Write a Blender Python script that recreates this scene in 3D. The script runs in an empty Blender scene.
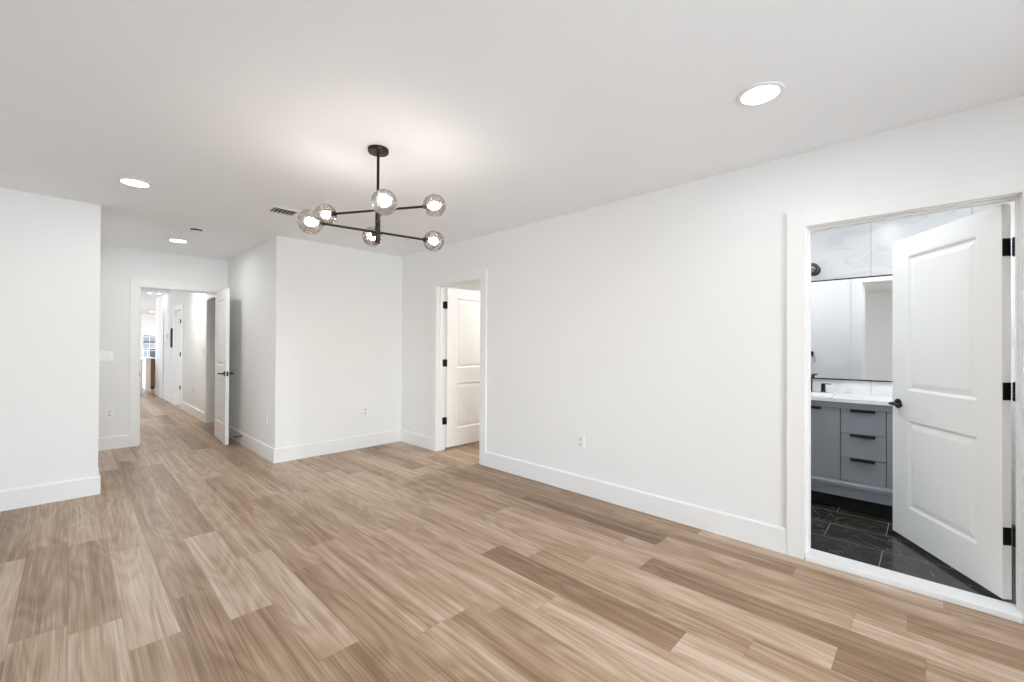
import bpy, bmesh, math, random
from mathutils import Vector, Matrix

# ------------------------------------------------------------------ camera, world, exposure
scene = bpy.context.scene
COL = scene.collection
CAM_H = 1.30
YAW, PITCH, ROLL = math.radians(45.8204), 0.0063, 0.0050
FOC, CY = 429.96, 343.42                      # focal length and horizon row, image taken as 1024 x 682
F0 = Vector((math.sin(YAW), math.cos(YAW), 0)); R0 = Vector((math.cos(YAW), -math.sin(YAW), 0)); U0 = Vector((0, 0, 1))
Fv = F0 * math.cos(PITCH) + U0 * math.sin(PITCH); Uv = U0 * math.cos(PITCH) - F0 * math.sin(PITCH)
Rv = R0 * math.cos(ROLL) + Uv * math.sin(ROLL); Uv = Uv * math.cos(ROLL) - R0 * math.sin(ROLL)
cam_data = bpy.data.cameras.new('camera'); cam = bpy.data.objects.new('camera', cam_data); COL.objects.link(cam)
cam.matrix_world = Matrix(((Rv.x, Uv.x, -Fv.x, 0), (Rv.y, Uv.y, -Fv.y, 0), (Rv.z, Uv.z, -Fv.z, CAM_H), (0, 0, 0, 1)))
cam_data.sensor_width = 36; cam_data.lens = FOC / 1024 * 36
cam_data.shift_y = (CY - 341) / 1024
cam_data.clip_start = 0.05; cam_data.clip_end = 200
scene.camera = cam

vs = scene.view_settings
vs.view_transform = 'Standard'; vs.look = 'None'; vs.exposure = 0.06; vs.gamma = 1.0; vs.use_curve_mapping = False
scene.cycles.max_bounces = 16; scene.cycles.diffuse_bounces = 9; scene.cycles.transparent_max_bounces = 16

world = bpy.data.worlds.new('world'); scene.world = world; world.use_nodes = True
wn = world.node_tree.nodes; wl = world.node_tree.links
bg = wn['Background']
sky = wn.new('ShaderNodeTexSky'); sky.sky_type = 'NISHITA'; sky.sun_disc = False
sky.sun_elevation = math.radians(38); sky.sun_rotation = math.radians(200); sky.air_density = 1.0; sky.dust_density = 2.0
wl.new(sky.outputs[0], bg.inputs[0]); bg.inputs[1].default_value = 0.42

def area(name, loc, size, power, color, direction, sizey=None):
    d = bpy.data.lights.new(name, 'AREA'); d.energy = power; d.color = color
    d.shape = 'RECTANGLE'; d.size = size; d.size_y = sizey or size
    o = bpy.data.objects.new(name, d); COL.objects.link(o); o.location = loc
    o.rotation_euler = Vector(direction).to_track_quat('-Z', 'Y').to_euler()
    return o
# daylight falling through the windows of the big room (behind and beside the photographer)
DAY = (0.80, 0.90, 1.0)
P_REAR, P_LEFT = 192, 36
area('daylight_rear_window', (0.6, -2.62, 1.35), 3.0, P_REAR, DAY, (0, 1, 0), 1.8)
area('daylight_left_window', (-2.82, 3.1, 1.35), 2.8, P_LEFT, DAY, (1, 0, 0), 1.8)
# added fill lights for the far living space and the side room
area('fill_far_room', (-2.2, 18.0, 1.4), 3.0, 290, DAY, (1, 0, 0), 1.6)  # panel in the added left window, brightens the far room
area('fill_side_room', (4.4, 11.4, 1.4), 1.2, 60, DAY, (-1, 0, 0), 1.3)  # no window in this wall; panel added to brighten the side room

# ------------------------------------------------------------------ plan (metres)
H = 2.511
XW, WT = 3.165, 0.115            # long right wall, wall thickness
XI = XW + WT
YB = 5.177                       # wall behind the chandelier
XC = 1.586                       # wall beside the hall door
YH = 7.276; YH2 = YH + WT        # wall with the hall door
XL = 0.181
XM, YM = -2.6, -2.4              # the walls behind the photographer
BX = 4.80                        # bathroom back wall
CR = 1.595                       # corridor right wall
YF = 22.0                        # far wall
BZ = 0.02                        # bathroom tile level

# ------------------------------------------------------------------ material helpers
def new_mat(name):
    m = bpy.data.materials.new(name); m.use_nodes = True
    return m, m.node_tree.nodes, m.node_tree.links, m.node_tree.nodes['Principled BSDF']
def simple(name, col, rough=0.5, metal=0.0, spec=0.5, noise=0.0, nscale=30.0, bump=0.0, bscale=200.0):
    m, n, l, b = new_mat(name)
    b.inputs['Base Color'].default_value = (*col, 1); b.inputs['Roughness'].default_value = rough
    b.inputs['Metallic'].default_value = metal; b.inputs['Specular IOR Level'].default_value = spec
    tc = n.new('ShaderNodeTexCoord')
    if noise:
        t = n.new('ShaderNodeTexNoise'); t.inputs['Scale'].default_value = nscale; t.inputs['Detail'].default_value = 4
        mx = n.new('ShaderNodeMix'); mx.data_type = 'RGBA'
        mx.inputs[6].default_value = (*[c * (1 - noise) for c in col], 1); mx.inputs[7].default_value = (*[min(1, c * (1 + noise)) for c in col], 1)
        l.new(tc.outputs['Object'], t.inputs['Vector']); l.new(t.outputs[0], mx.inputs[0]); l.new(mx.outputs[2], b.inputs['Base Color'])
    if bump:
        t = n.new('ShaderNodeTexNoise'); t.inputs['Scale'].default_value = bscale; t.inputs['Detail'].default_value = 3
        bp = n.new('ShaderNodeBump'); bp.inputs['Strength'].default_value = bump; bp.inputs['Distance'].default_value = 0.001
        l.new(tc.outputs['Object'], t.inputs['Vector']); l.new(t.outputs[0], bp.inputs['Height']); l.new(bp.outputs[0], b.inputs['Normal'])
    return m
def emit(name, col, strength):
    m, n, l, b = new_mat(name)
    b.inputs['Base Color'].default_value = (*col, 1); b.inputs['Emission Color'].default_value = (*col, 1)
    b.inputs['Emission Strength'].default_value = strength
    return m

M = {}
M['wall'] = simple('wall_paint', (0.835, 0.835, 0.828), 0.75, spec=0.25, noise=0.012, nscale=3, bump=0.06)
M['ceiling'] = simple('ceiling_paint', (0.90, 0.925, 0.95), 0.85, spec=0.15, noise=0.012, nscale=3, bump=0.05)
M['trim'] = simple('trim_paint', (0.845, 0.845, 0.838), 0.38, spec=0.4, noise=0.006, nscale=5)
M['door'] = simple('door_paint', (0.87, 0.87, 0.855), 0.42, spec=0.4, noise=0.006, nscale=5)
M['black'] = simple('black_metal', (0.012, 0.012, 0.012), 0.38, metal=0.4, noise=0.1, nscale=60)
M['bronze'] = simple('dark_bronze', (0.030, 0.020, 0.014), 0.35, metal=0.7, noise=0.15, nscale=50)
M['plate'] = simple('white_plastic', (0.86, 0.86, 0.85), 0.3, spec=0.5, noise=0.005)
M['socket'] = simple('socket_face', (0.66, 0.66, 0.65), 0.35, noise=0.01)
M['slot'] = simple('slot_grey', (0.25, 0.25, 0.25), 0.5, noise=0.05)
M['vanity'] = simple('grey_cabinet_paint', (0.265, 0.285, 0.315), 0.42, spec=0.45, noise=0.03, nscale=8)
M['vanity_gap'] = simple('cabinet_shadow_gap', (0.008, 0.009, 0.011), 0.7, noise=0.05)  # near-black puts the shade of gaps and toe recesses into the colour
M['stone'] = simple('white_quartz', (0.87, 0.875, 0.88), 0.2, spec=0.5, noise=0.02, nscale=12)
M['vent'] = simple('vent_grey', (0.55, 0.55, 0.54), 0.5, noise=0.05)
M['vent_dark'] = simple('vent_duct', (0.12, 0.12, 0.12), 0.8, noise=0.1)
M['lamp'] = emit('lamp_lens', (0.97, 0.985, 1.0), 14.0)
M['lamp_hall'] = emit('hall_lamp_lens', (1.0, 0.985, 0.95), 14.0)
M['lamp_bath'] = emit('bath_lamp_lens', (0.92, 0.96, 1.0), 14.0)
M['lamp_warm'] = emit('warm_lamp_lens', (1.0, 0.97, 0.90), 14.0)
M['bulb'] = emit('bulb_glow', (1.0, 0.965, 0.93), 82.0)
M['chrome'] = simple('mirror_silver', (0.93, 0.94, 0.95), 0.02, metal=1.0, noise=0.0)
M['steel'] = simple('satin_steel', (0.5, 0.5, 0.5), 0.3, metal=1.0, noise=0.05)
M['brownwood'] = simple('brown_wood', (0.16, 0.085, 0.04), 0.45, noise=0.35, nscale=9)
M['creampanel'] = simple('cream_panel', (0.80, 0.74, 0.70), 0.5, noise=0.02)
M['siding'] = simple('blue_grey_siding', (0.36, 0.42, 0.52), 0.7, noise=0.1, nscale=6)
M['roofing'] = simple('grey_roofing', (0.30, 0.33, 0.38), 0.8, noise=0.2, nscale=14)
M['lawn'] = simple('lawn_green', (0.07, 0.11, 0.045), 0.9, noise=0.4, nscale=5)
M['darkglass'] = simple('dark_house_glass', (0.05, 0.07, 0.10), 0.1, noise=0.1)

def glass_mat(name, tint, gloss_fac, smoky=False):
    m = bpy.data.materials.new(name); m.use_nodes = True; n = m.node_tree.nodes; l = m.node_tree.links
    for x in list(n): n.remove(x)
    out = n.new('ShaderNodeOutputMaterial'); tr = n.new('ShaderNodeBsdfTransparent'); gl = n.new('ShaderNodeBsdfGlossy')
    gl.inputs['Roughness'].default_value = 0.06; gl.inputs['Color'].default_value = (0.95, 0.95, 0.95, 1)
    lw = n.new('ShaderNodeLayerWeight'); lw.inputs['Blend'].default_value = 0.35
    mx = n.new('ShaderNodeMixShader')
    if smoky:
        # hand blown ribbed smoky glass: ribs in object space, darker seen edge-on because the light crosses more glass
        tc = n.new('ShaderNodeTexCoord'); mp = n.new('ShaderNodeMapping'); mp.inputs['Scale'].default_value = (1, 1, 0.22)
        nz = n.new('ShaderNodeTexNoise'); nz.inputs['Scale'].default_value = 75; nz.inputs['Detail'].default_value = 2
        l.new(tc.outputs['Object'], mp.inputs[0]); l.new(mp.outputs[0], nz.inputs['Vector'])
        bp = n.new('ShaderNodeBump'); bp.inputs['Strength'].default_value = 0.7; bp.inputs['Distance'].default_value = 0.004
        l.new(nz.outputs[0], bp.inputs['Height']); l.new(bp.outputs[0], gl.inputs['Normal']); l.new(bp.outputs[0], lw.inputs['Normal'])
        cr = n.new('ShaderNodeValToRGB'); cr.color_ramp.elements[0].position = 0.08; cr.color_ramp.elements[0].color = (0.66, 0.61, 0.585, 1)
        cr.color_ramp.elements[1].position = 0.75; cr.color_ramp.elements[1].color = (0.13, 0.10, 0.09, 1)
        nm = n.new('ShaderNodeMath'); nm.operation = 'MULTIPLY_ADD'; l.new(nz.outputs[0], nm.inputs[0]); nm.inputs[1].default_value = 0.8; nm.inputs[2].default_value = -0.40
        na = n.new('ShaderNodeMath'); na.operation = 'ADD'; l.new(nm.outputs[0], na.inputs[0]); 
        l.new(na.outputs[0], cr.inputs[0]); lw2 = n.new('ShaderNodeLayerWeight'); lw2.inputs['Blend'].default_value = 0.42; l.new(lw2.outputs['Facing'], na.inputs[1]); l.new(cr.outputs[0], tr.inputs['Color'])
        tl = n.new('ShaderNodeBsdfTranslucent'); tl.inputs['Color'].default_value = (0.80, 0.74, 0.70, 1); l.new(bp.outputs[0], tl.inputs['Normal'])
        m2 = n.new('ShaderNodeMixShader'); m2.inputs[0].default_value = 0.02
        l.new(tr.outputs[0], m2.inputs[1]); l.new(tl.outputs[0], m2.inputs[2]); first = m2.outputs[0]
        mr = n.new('ShaderNodeMapRange'); mr.inputs[3].default_value = 0.05; mr.inputs[4].default_value = 0.35
        l.new(lw2.outputs['Facing'], mr.inputs[0]); l.new(mr.outputs[0], mx.inputs[0])
    else:
        tr.inputs['Color'].default_value = (*tint, 1); first = tr.outputs[0]
        l.new(lw.outputs['Fresnel'], mx.inputs[0])
    l.new(first, mx.inputs[1]); l.new(gl.outputs[0], mx.inputs[2]); l.new(mx.outputs[0], out.inputs[0])
    return m
M['pane'] = glass_mat('window_glass', (0.97, 0.98, 0.98), 0.1)
M['globe'] = glass_mat('smoky_ribbed_glass', (0.8, 0.75, 0.7), 0.2, smoky=True)

def floor_mat():
    m, n, l, b = new_mat('oak_plank_floor')
    uv = n.new('ShaderNodeUVMap'); uv.uv_map = 'plank'
    at = n.new('ShaderNodeAttribute'); at.attribute_name = 'tone'
    sp = n.new('ShaderNodeSeparateColor'); l.new(at.outputs['Color'], sp.inputs[0])      # r tone, g seed, b warmth
    su = n.new('ShaderNodeSeparateXYZ'); l.new(uv.outputs[0], su.inputs[0])
    def math_(op, a, bb=None, c=None):
        x = n.new('ShaderNodeMath'); x.operation = op
        for i, v in enumerate((a, bb, c)):
            if v is None: continue
            if isinstance(v, (int, float)): x.inputs[i].default_value = v
            else: l.new(v, x.inputs[i])
        return x.outputs[0]
    seed = math_('MULTIPLY', sp.outputs[1], 97.0)
    def noise(sx, sy, detail=3, rough=0.5, dist=0.0):
        cb = n.new('ShaderNodeCombineXYZ')
        l.new(math_('MULTIPLY', su.outputs[0], sx), cb.inputs[0]); l.new(math_('MULTIPLY', su.outputs[1], sy), cb.inputs[1]); l.new(seed, cb.inputs[2])
        t = n.new('ShaderNodeTexNoise'); t.inputs['Scale'].default_value = 1.0; t.inputs['Detail'].default_value = detail
        t.inputs['Roughness'].default_value = rough; t.inputs['Distortion'].default_value = dist
        l.new(cb.outputs[0], t.inputs['Vector']); return t.outputs[0]
    broad = noise(19, 0.40, 2); rings_base = noise(5.0, 0.75, 1, 0.4, 0.3); streak = noise(60, 0.8, 3, 0.6); pores = noise(170, 2.2, 2, 0.7)
    blot = noise(7, 2.2, 2)
    rings = math_('MULTIPLY_ADD', math_('SINE', math_('MULTIPLY', rings_base, 70.0)), 0.5, 0.5)
    t = math_('MULTIPLY_ADD', math_('SUBTRACT', broad, 0.5), 0.75, math_('MULTIPLY_ADD', sp.outputs[0], 0.8, 0.11))
    t = math_('MULTIPLY_ADD', math_('SUBTRACT', blot, 0.5), 0.35, t)
    t = math_('MULTIPLY_ADD', math_('SUBTRACT', streak, 0.5), 0.52, t)
    t = math_('MULTIPLY_ADD', math_('SUBTRACT', rings, 0.5), 0.13, t)
    t = math_('MULTIPLY_ADD', math_('SUBTRACT', pores, 0.5), 0.85, t)
    cr = n.new('ShaderNodeValToRGB'); e = cr.color_ramp.elements
    e[0].position = 0.0; e[0].color = (0.150, 0.084, 0.046, 1); e[1].position = 1.0; e[1].color = (0.61, 0.49, 0.395, 1)
    k = e.new(0.35); k.color = (0.290, 0.182, 0.106, 1); k = e.new(0.65); k.color = (0.438, 0.312, 0.210, 1)
    l.new(t, cr.inputs[0])
    # joint lines
    w = PLANK_W
    ex = math_('MINIMUM', su.outputs[0], math_('SUBTRACT', w, su.outputs[0]))
    ey = math_('MINIMUM', su.outputs[1], math_('SUBTRACT', PLANK_L, su.outputs[1]))
    ed = math_('MINIMUM', ex, ey)
    ln = math_('LESS_THAN', ed, 0.0008)
    mx = n.new('ShaderNodeMix'); mx.data_type = 'RGBA'; mx.blend_type = 'MULTIPLY'
    l.new(math_('MULTIPLY', ln, 0.55), mx.inputs[0]); l.new(cr.outputs[0], mx.inputs[6]); mx.inputs[7].default_value = (0.25, 0.2, 0.16, 1)
    l.new(mx.outputs[2], b.inputs['Base Color'])
    b.inputs['Roughness'].default_value = 0.42; b.inputs['Specular IOR Level'].default_value = 0.35
    l.new(math_('MULTIPLY_ADD', streak, 0.14, 0.30), b.inputs['Roughness'])
    bp = n.new('ShaderNodeBump'); bp.inputs['Strength'].default_value = 0.15; bp.inputs['Distance'].default_value = 0.001
    l.new(streak, bp.inputs['Height']); l.new(bp.outputs[0], b.inputs['Normal'])
    return m
PLANK_W, PLANK_L, PLANK_X0 = 0.1792, 1.213, 0.004
M['floor'] = floor_mat()

def tile_floor_mat():
    # black marble tiles, 0.30 x 0.61 running bond, thin pale grout
    m, n, l, b = new_mat('black_marble_tiles')
    tc = n.new('ShaderNodeTexCoord'); mp = n.new('ShaderNodeMapping')
    mp.inputs['Location'].default_value = (-0.52, -3.285, 0)
    sw = n.new('ShaderNodeSeparateXYZ'); cb = n.new('ShaderNodeCombineXYZ')
    l.new(tc.outputs['Object'], sw.inputs[0]); l.new(sw.outputs[1], cb.inputs[0]); l.new(sw.outputs[0], cb.inputs[1])
    l.new(cb.outputs[0], mp.inputs[0])
    br = n.new('ShaderNodeTexBrick'); br.inputs['Scale'].default_value = 1.0; br.inputs['Brick Width'].default_value = 0.61
    br.inputs['Row Height'].default_value = 0.2985; br.inputs['Mortar Size'].default_value = 0.0014; br.inputs['Mortar Smooth'].default_value = 0
    br.offset = 0.5; br.inputs['Color1'].default_value = (0.020, 0.018, 0.015, 1); br.inputs['Color2'].default_value = (0.042, 0.038, 0.031, 1)
    br.inputs['Mortar'].default_value = (0.36, 0.35, 0.33, 1); l.new(mp.outputs[0], br.inputs['Vector'])
    nz = n.new('ShaderNodeTexNoise'); nz.inputs['Scale'].default_value = 5; nz.inputs['Detail'].default_value = 6; nz.inputs['Distortion'].default_value = 1.6
    l.new(tc.outputs['Object'], nz.inputs['Vector'])
    cr = n.new('ShaderNodeValToRGB'); e = cr.color_ramp.elements; e[0].position = 0.478; e[0].color = (0, 0, 0, 1); e[1].position = 0.5; e[1].color = (1, 1, 1, 1)
    k = e.new(0.522); k.color = (0, 0, 0, 1); l.new(nz.outputs[0], cr.inputs[0])
    n2 = n.new('ShaderNodeTexNoise'); n2.inputs['Scale'].default_value = 2.2; n2.inputs['Detail'].default_value = 3; l.new(tc.outputs['Object'], n2.inputs['Vector'])
    mm = n.new('ShaderNodeMath'); mm.operation = 'MULTIPLY'; l.new(cr.outputs[0], mm.inputs[0]); l.new(n2.outputs[0], mm.inputs[1])
    m3 = n.new('ShaderNodeMath'); m3.operation = 'MULTIPLY'; l.new(mm.outputs[0], m3.inputs[0]); m3.inputs[1].default_value = 0.5
    mx = n.new('ShaderNodeMix'); mx.data_type = 'RGBA'; l.new(m3.outputs[0], mx.inputs[0]); l.new(br.outputs[0], mx.inputs[6]); mx.inputs[7].default_value = (0.32, 0.31, 0.29, 1)
    l.new(mx.outputs[2], b.inputs['Base Color']); b.inputs['Roughness'].default_value = 0.14; b.inputs['Specular IOR Level'].default_value = 0.5
    return m
M['bath_floor'] = tile_floor_mat()

def marble_wall_mat():
    m, n, l, b = new_mat('white_marble_wall_tiles')
    tc = n.new('ShaderNodeTexCoord'); sw = n.new('ShaderNodeSeparateXYZ'); l.new(tc.outputs['Object'], sw.inputs[0])
    def mt(op, a, bb):
        x = n.new('ShaderNodeMath'); x.operation = op
        for i, v in enumerate((a, bb)):
            if isinstance(v, (int, float)): x.inputs[i].default_value = v
            else: l.new(v, x.inputs[i])
        return x.outputs[0]
    # vertical joints every 0.595 m from y = 0.3625
    fy = mt('FRACT', mt('DIVIDE', mt('ADD', sw.outputs[1], 10 * 0.595 - 0.3625 + 0.0015), 0.595), 0)
    j = mt('LESS_THAN', fy, 0.005)
    nz = n.new('ShaderNodeTexNoise'); nz.inputs['Scale'].default_value = 1.7; nz.inputs['Detail'].default_value = 5; nz.inputs['Distortion'].default_value = 1.2
    mp = n.new('ShaderNodeMapping'); mp.inputs['Rotation'].default_value = (0.9, 0, 0); mp.inputs['Scale'].default_value = (1, 1, 2.4)
    l.new(tc.outputs['Object'], mp.inputs[0]); l.new(mp.outputs[0], nz.inputs['Vector'])
    cr = n.new('ShaderNodeValToRGB'); e = cr.color_ramp.elements; e[0].position = 0.46; e[0].color = (0.86, 0.862, 0.87, 1); e[1].position = 0.54; e[1].color = (0.86, 0.862, 0.87, 1)
    k = e.new(0.5); k.color = (0.775, 0.785, 0.805, 1); l.new(nz.outputs[0], cr.inputs[0])
    mx = n.new('ShaderNodeMix'); mx.data_type = 'RGBA'; l.new(j, mx.inputs[0]); l.new(cr.outputs[0], mx.inputs[6]); mx.inputs[7].default_value = (0.35, 0.35, 0.36, 1)
    l.new(mx.outputs[2], b.inputs['Base Color']); b.inputs['Roughness'].default_value = 0.22
    return m
M['marble'] = marble_wall_mat()

# ------------------------------------------------------------------ mesh helpers
def obj(name, bm, mat, parent=None, smooth=False, **props):
    me = bpy.data.meshes.new(name); bm.normal_update(); bm.to_mesh(me); bm.free()
    for mm in (mat if isinstance(mat, (list, tuple)) else [mat]): me.materials.append(mm)
    if smooth:
        for p in me.polygons: p.use_smooth = True
        me.set_sharp_from_angle(angle=math.radians(40))
    o = bpy.data.objects.new(name, me); COL.objects.link(o)
    if parent: o.parent = parent
    for k, v in props.items(): o[k] = v
    return o
def struct(name, bm, mat, label=None, cat=None, **kw):
    o = obj(name, bm, mat, **kw); o['kind'] = 'structure'
    if label: o['label'] = label; o['category'] = cat
    return o
def empty(name, loc, rz=0.0, label=None, cat=None, group=None, kind=None):
    o = bpy.data.objects.new(name, None); COL.objects.link(o); o.location = loc; o.rotation_euler = (0, 0, rz); o.empty_display_size = 0.05
    if label: o['label'] = label
    if cat: o['category'] = cat
    if group: o['group'] = group
    if kind: o['kind'] = kind
    return o
def tag(o, label, cat, group=None):
    o['label'] = label; o['category'] = cat
    if group: o['group'] = group
    return o
def box(bm, x0, x1, y0, y1, z0, z1, bev=0.0, mi=0):
    r = bmesh.ops.create_cube(bm, size=1.0)
    vsx = r['verts']
    for v in vsx: v.co = Vector(((x0 + x1) / 2 + v.co.x * (x1 - x0), (y0 + y1) / 2 + v.co.y * (y1 - y0), (z0 + z1) / 2 + v.co.z * (z1 - z0)))
    fs = set(f for v in vsx for f in v.link_faces)
    for f in fs: f.material_index = mi
    if bev > 0:
        es = list(set(e for v in vsx for e in v.link_edges))
        bmesh.ops.bevel(bm, geom=es, offset=bev, segments=2, profile=0.6, affect='EDGES')
    return bm
def B(*a, **k): return box(bmesh.new(), *a, **k)
def cyl(bm, p, q, r, r2=None, seg=24, cap=True):
    p, q = Vector(p), Vector(q); d = q - p
    res = bmesh.ops.create_cone(bm, cap_ends=cap, segments=seg, radius1=r, radius2=r if r2 is None else r2, depth=d.length)
    mt = Matrix.Translation((p + q) / 2) @ d.to_track_quat('Z', 'Y').to_matrix().to_4x4()
    bmesh.ops.transform(bm, matrix=mt, verts=res['verts']); return bm
def lathe(bm, prof, axis_o, axis_d=(0, 0, 1), seg=32):
    d = Vector(axis_d).normalized(); q = d.to_track_quat('Z', 'Y').to_matrix()
    rings = []
    for r, z in prof:
        ring = []
        for i in range(seg):
            a = 2 * math.pi * i / seg
            ring.append(bm.verts.new(Vector(axis_o) + q @ Vector((r * math.cos(a), r * math.sin(a), z))))
        rings.append(ring)
    for a, b in zip(rings[:-1], rings[1:]):
        for i in range(seg):
            j = (i + 1) % seg; bm.faces.new((a[i], a[j], b[j], b[i]))
    for ring in (rings[0], rings[-1]):
        try: bm.faces.new(ring)
        except ValueError: pass
    bmesh.ops.recalc_face_normals(bm, faces=bm.faces[:])
    return bm
def tube(bm, pts, r, seg=12):
    for a, b in zip(pts[:-1], pts[1:]): cyl(bm, a, b, r, seg=seg)
    for p in pts[1:-1]:
        s = bmesh.ops.create_uvsphere(bm, u_segments=seg, v_segments=8, radius=r); bmesh.ops.translate(bm, vec=Vector(p), verts=s['verts'])
    return bm

# ------------------------------------------------------------------ setting: floor
def build_floor():
    rnd = random.Random(7)
    # joints read from the photograph: column -> y of one end joint
    joint = {0: 2.757, 1: 3.645, 2: 2.76, 3: 3.58, 4: 5.44, 6: 1.65, 9: 1.395, 10: 2.01, 11: 1.776, 12: 1.50, 13: 1.226, 15: 1.29, 16: 0.565}
    # (column, y inside the plank) -> tone 0 dark .. 1 light; planks along the right wall also carry its shade
    known = [(3, 3.0, .80), (3, 2.0, .42), (3, 4.2, .36), (1, 3.0, .74), (1, 2.0, .56), (1, 4.2, .50), (2, 3.3, .42), (2, 2.2, .30), (2, 4.5, .34), (0, 3.2, .40), (0, 2.2, .70),
             (10, 1.4, .20), (10, .4, .78), (11, 1.2, .46), (12, 1.0, .72), (12, 2.0, .48), (13, .8, .28), (13, 1.7, .60), (15, 1.9, .14), (15, .8, .50), (9, 1.9, .62), (9, .8, .74),
             (6, 2.2, .60), (6, 1.0, .68), (4, 4.8, .62), (4, 3.7, .66), (14, 1.5, .38), (14, .5, .55), (16, 1.2, .36), (5, 3.5, .5), (14, 2.5, .35), (15, 3.1, .3), (16, 1.8, .28), (17, 1.5, .34), (16, 2.6, .3), (17, 2.8, .3), (13, 2.6, .42), (3, 5.2, .4), (2, 5.8, .38), (7, 2.5, .62), (8, 2.0, .66)]
    bm = bmesh.new(); uvl = bm.loops.layers.uv.new('plank'); cl = bm.loops.layers.float_color.new('tone')
    c0, c1 = -15, 34
    regions = [(XM, 6.2, YM, 9.6), (-2.1, 6.2, 9.6, YF)]
    for c in range(c0, c1):
        xa = PLANK_X0 + c * PLANK_W; xb = xa + PLANK_W
        if xb < XM - 0.05 or xa > 6.1: continue
        off = joint.get(c, rnd.uniform(0, PLANK_L))
        start = off - math.ceil((off - YM) / PLANK_L) * PLANK_L
        y = start; yend = YF + 0.1
        while y < yend:
            ya, yb = y, y + PLANK_L
            tone = min(.92, max(.12, rnd.gauss(.52, .15)))
            for kc, ky, kt in known:
                if kc == c and ya < ky < yb: tone = kt
            seed, warm = rnd.random(), rnd.random()
            y0, y1 = max(ya, YM - .05), min(yb, YF + 0.1)
            if xb > XI and True:
                pass
            if y1 > y0:
                x0, x1 = max(xa, XM - .05), xb
                # the bathroom has its own tiles: leave the planks out under them
                segs = [(x0, x1, y0, y1)]
                if x1 > XW + 0.02:
                    segs = []
                    if y1 > 2.3: segs.append((x0, x1, max(y0, 2.3), y1))
                    if x0 < XW + 0.02 and y0 < 2.3: segs.append((x0, XW + 0.02, y0, min(y1, 2.3)))
                for sx0, sx1, sy0, sy1 in segs:
                    vv = [bm.verts.new((px, py, 0)) for px, py in ((sx0, sy0), (sx1, sy0), (sx1, sy1), (sx0, sy1))]
                    f = bm.faces.new(vv)
                    for lp in f.loops:
                        lp[uvl].uv = (lp.vert.co.x - xa, lp.vert.co.y - ya); lp[cl] = (tone, seed, warm, 1)
            y += PLANK_L
    ext = bmesh.ops.extrude_face_region(bm, geom=bm.faces[:])
    bmesh.ops.translate(bm, vec=(0, 0, -0.03), verts=[g for g in ext['geom'] if isinstance(g, bmesh.types.BMVert)])
    bmesh.ops.recalc_face_normals(bm, faces=bm.faces[:])
    return struct('floor', bm, M['floor'], 'light brown oak plank floor running from the room down the hall', 'floor')
build_floor()
struct('floor_bathroom', B(XW + 0.02, BX + 0.1, -1.3, 2.3, -0.05, BZ), M['bath_floor'], 'black marble tile floor seen through the bathroom doorway', 'floor')

# ------------------------------------------------------------------ ceiling, walls
struct('ceiling', B(XM - .2, 6.3, YM - .2, YF + .2, H, H + 0.12), M['ceiling'], 'plain white ceiling', 'ceiling')
ZT = H + 0.02
def wall(name, axis, p0, p1, a0, a1, openings=(), mat='wall', label='white painted wall', z0=-0.04):
    """axis 'x': wall plane x in [p0,p1] running along y from a0 to a1; 'y' the other way round"""
    bm = bmesh.new()
    def add(b0, b1, z0_, z1_):
        if b1 - b0 < 1e-4 or z1_ - z0_ < 1e-4: return
        if axis == 'x': box(bm, p0, p1, b0, b1, z0_, z1_)
        else: box(bm, b0, b1, p0, p1, z0_, z1_)
    cur = a0
    for (b0, b1, c0, c1) in sorted(openings):
        add(cur, b0, z0, ZT); add(b0, b1, c1, ZT); add(b0, b1, z0, c0); cur = b1
    add(cur, a1, z0, ZT)
    return struct(name, bm, M[mat], label, 'wall')
BATH = (-0.324, 0.557); D2 = (3.544, 4.372); HD = (0.620, 1.497)      # rough openings
ZH = 2.05; ZHEAD = 2.038
wall('wall_right', 'x', XW, XI, YM, YB + WT, [(BATH[0], BATH[1], -0.04, ZH), (D2[0], D2[1], -0.04, ZH)], label='long white wall on the right with two doorways')
wall('wall_back', 'y', YB, YB + WT, XC, XW, label='white wall behind the chandelier')
wall('wall_back_left', 'y', YB, YB + WT, XM, XL, label='white wall at the left edge of the photo')
wall('wall_nook_left', 'x', XL - WT, XL, YB + WT, YH, label='short white return wall beside the hall door')
wall('wall_nook_right', 'x', XC, XC + WT, YB + WT, YH, label='white wall behind the open hall door')
wall('wall_hall_end', 'y', YH, YH2, XL - WT, XC + WT, [(HD[0], HD[1], -0.04, ZH)], label='white wall around the hall doorway')
wall('wall_left', 'x', XM - WT, XM, YM - WT, YB + WT, [(1.6, 4.6, 0.4, 2.3)], label='white window wall left of the photographer')
wall('wall_rear', 'y', YM - WT, YM, XM, XI, [(-1.0, 2.2, 0.4, 2.3)], label='white window wall behind the photographer')
# corridor beyond the hall door
A_OP = (10.90, 11.74); B_OP = (7.78, 8.60)
wall('wall_corridor_right', 'x', CR, CR + WT, YH2, 13.30, [(A_OP[0], A_OP[1], -0.04, ZH), (B_OP[0], B_OP[1], -0.04, ZH)], label='white corridor wall with two side doorways')
wall('wall_corridor_far_right', 'x', CR - 0.02, CR + WT, 13.42, 14.62, label='white wall stub where the corridor opens out')
wall('wall_corridor_left', 'x', 0.42, 0.535, YH2, 12.6, label='left corridor wall')
# side rooms off the corridor
wall('wall_side_room_divider', 'y', 9.5, 9.6, CR + WT, 4.5, label='wall between the two side rooms')
wall('wall_side_room_right', 'x', 4.5, 4.6, YB + WT, 14.6, label='outer wall of the side rooms')
wall('wall_side_room_far', 'y', 14.5, 14.6, CR + WT, 4.5, label='far wall of the side room')
wall('wall_side_room_near', 'y', 7.2, 7.3, XC + WT, 4.5, label='near wall of the side room')
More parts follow.
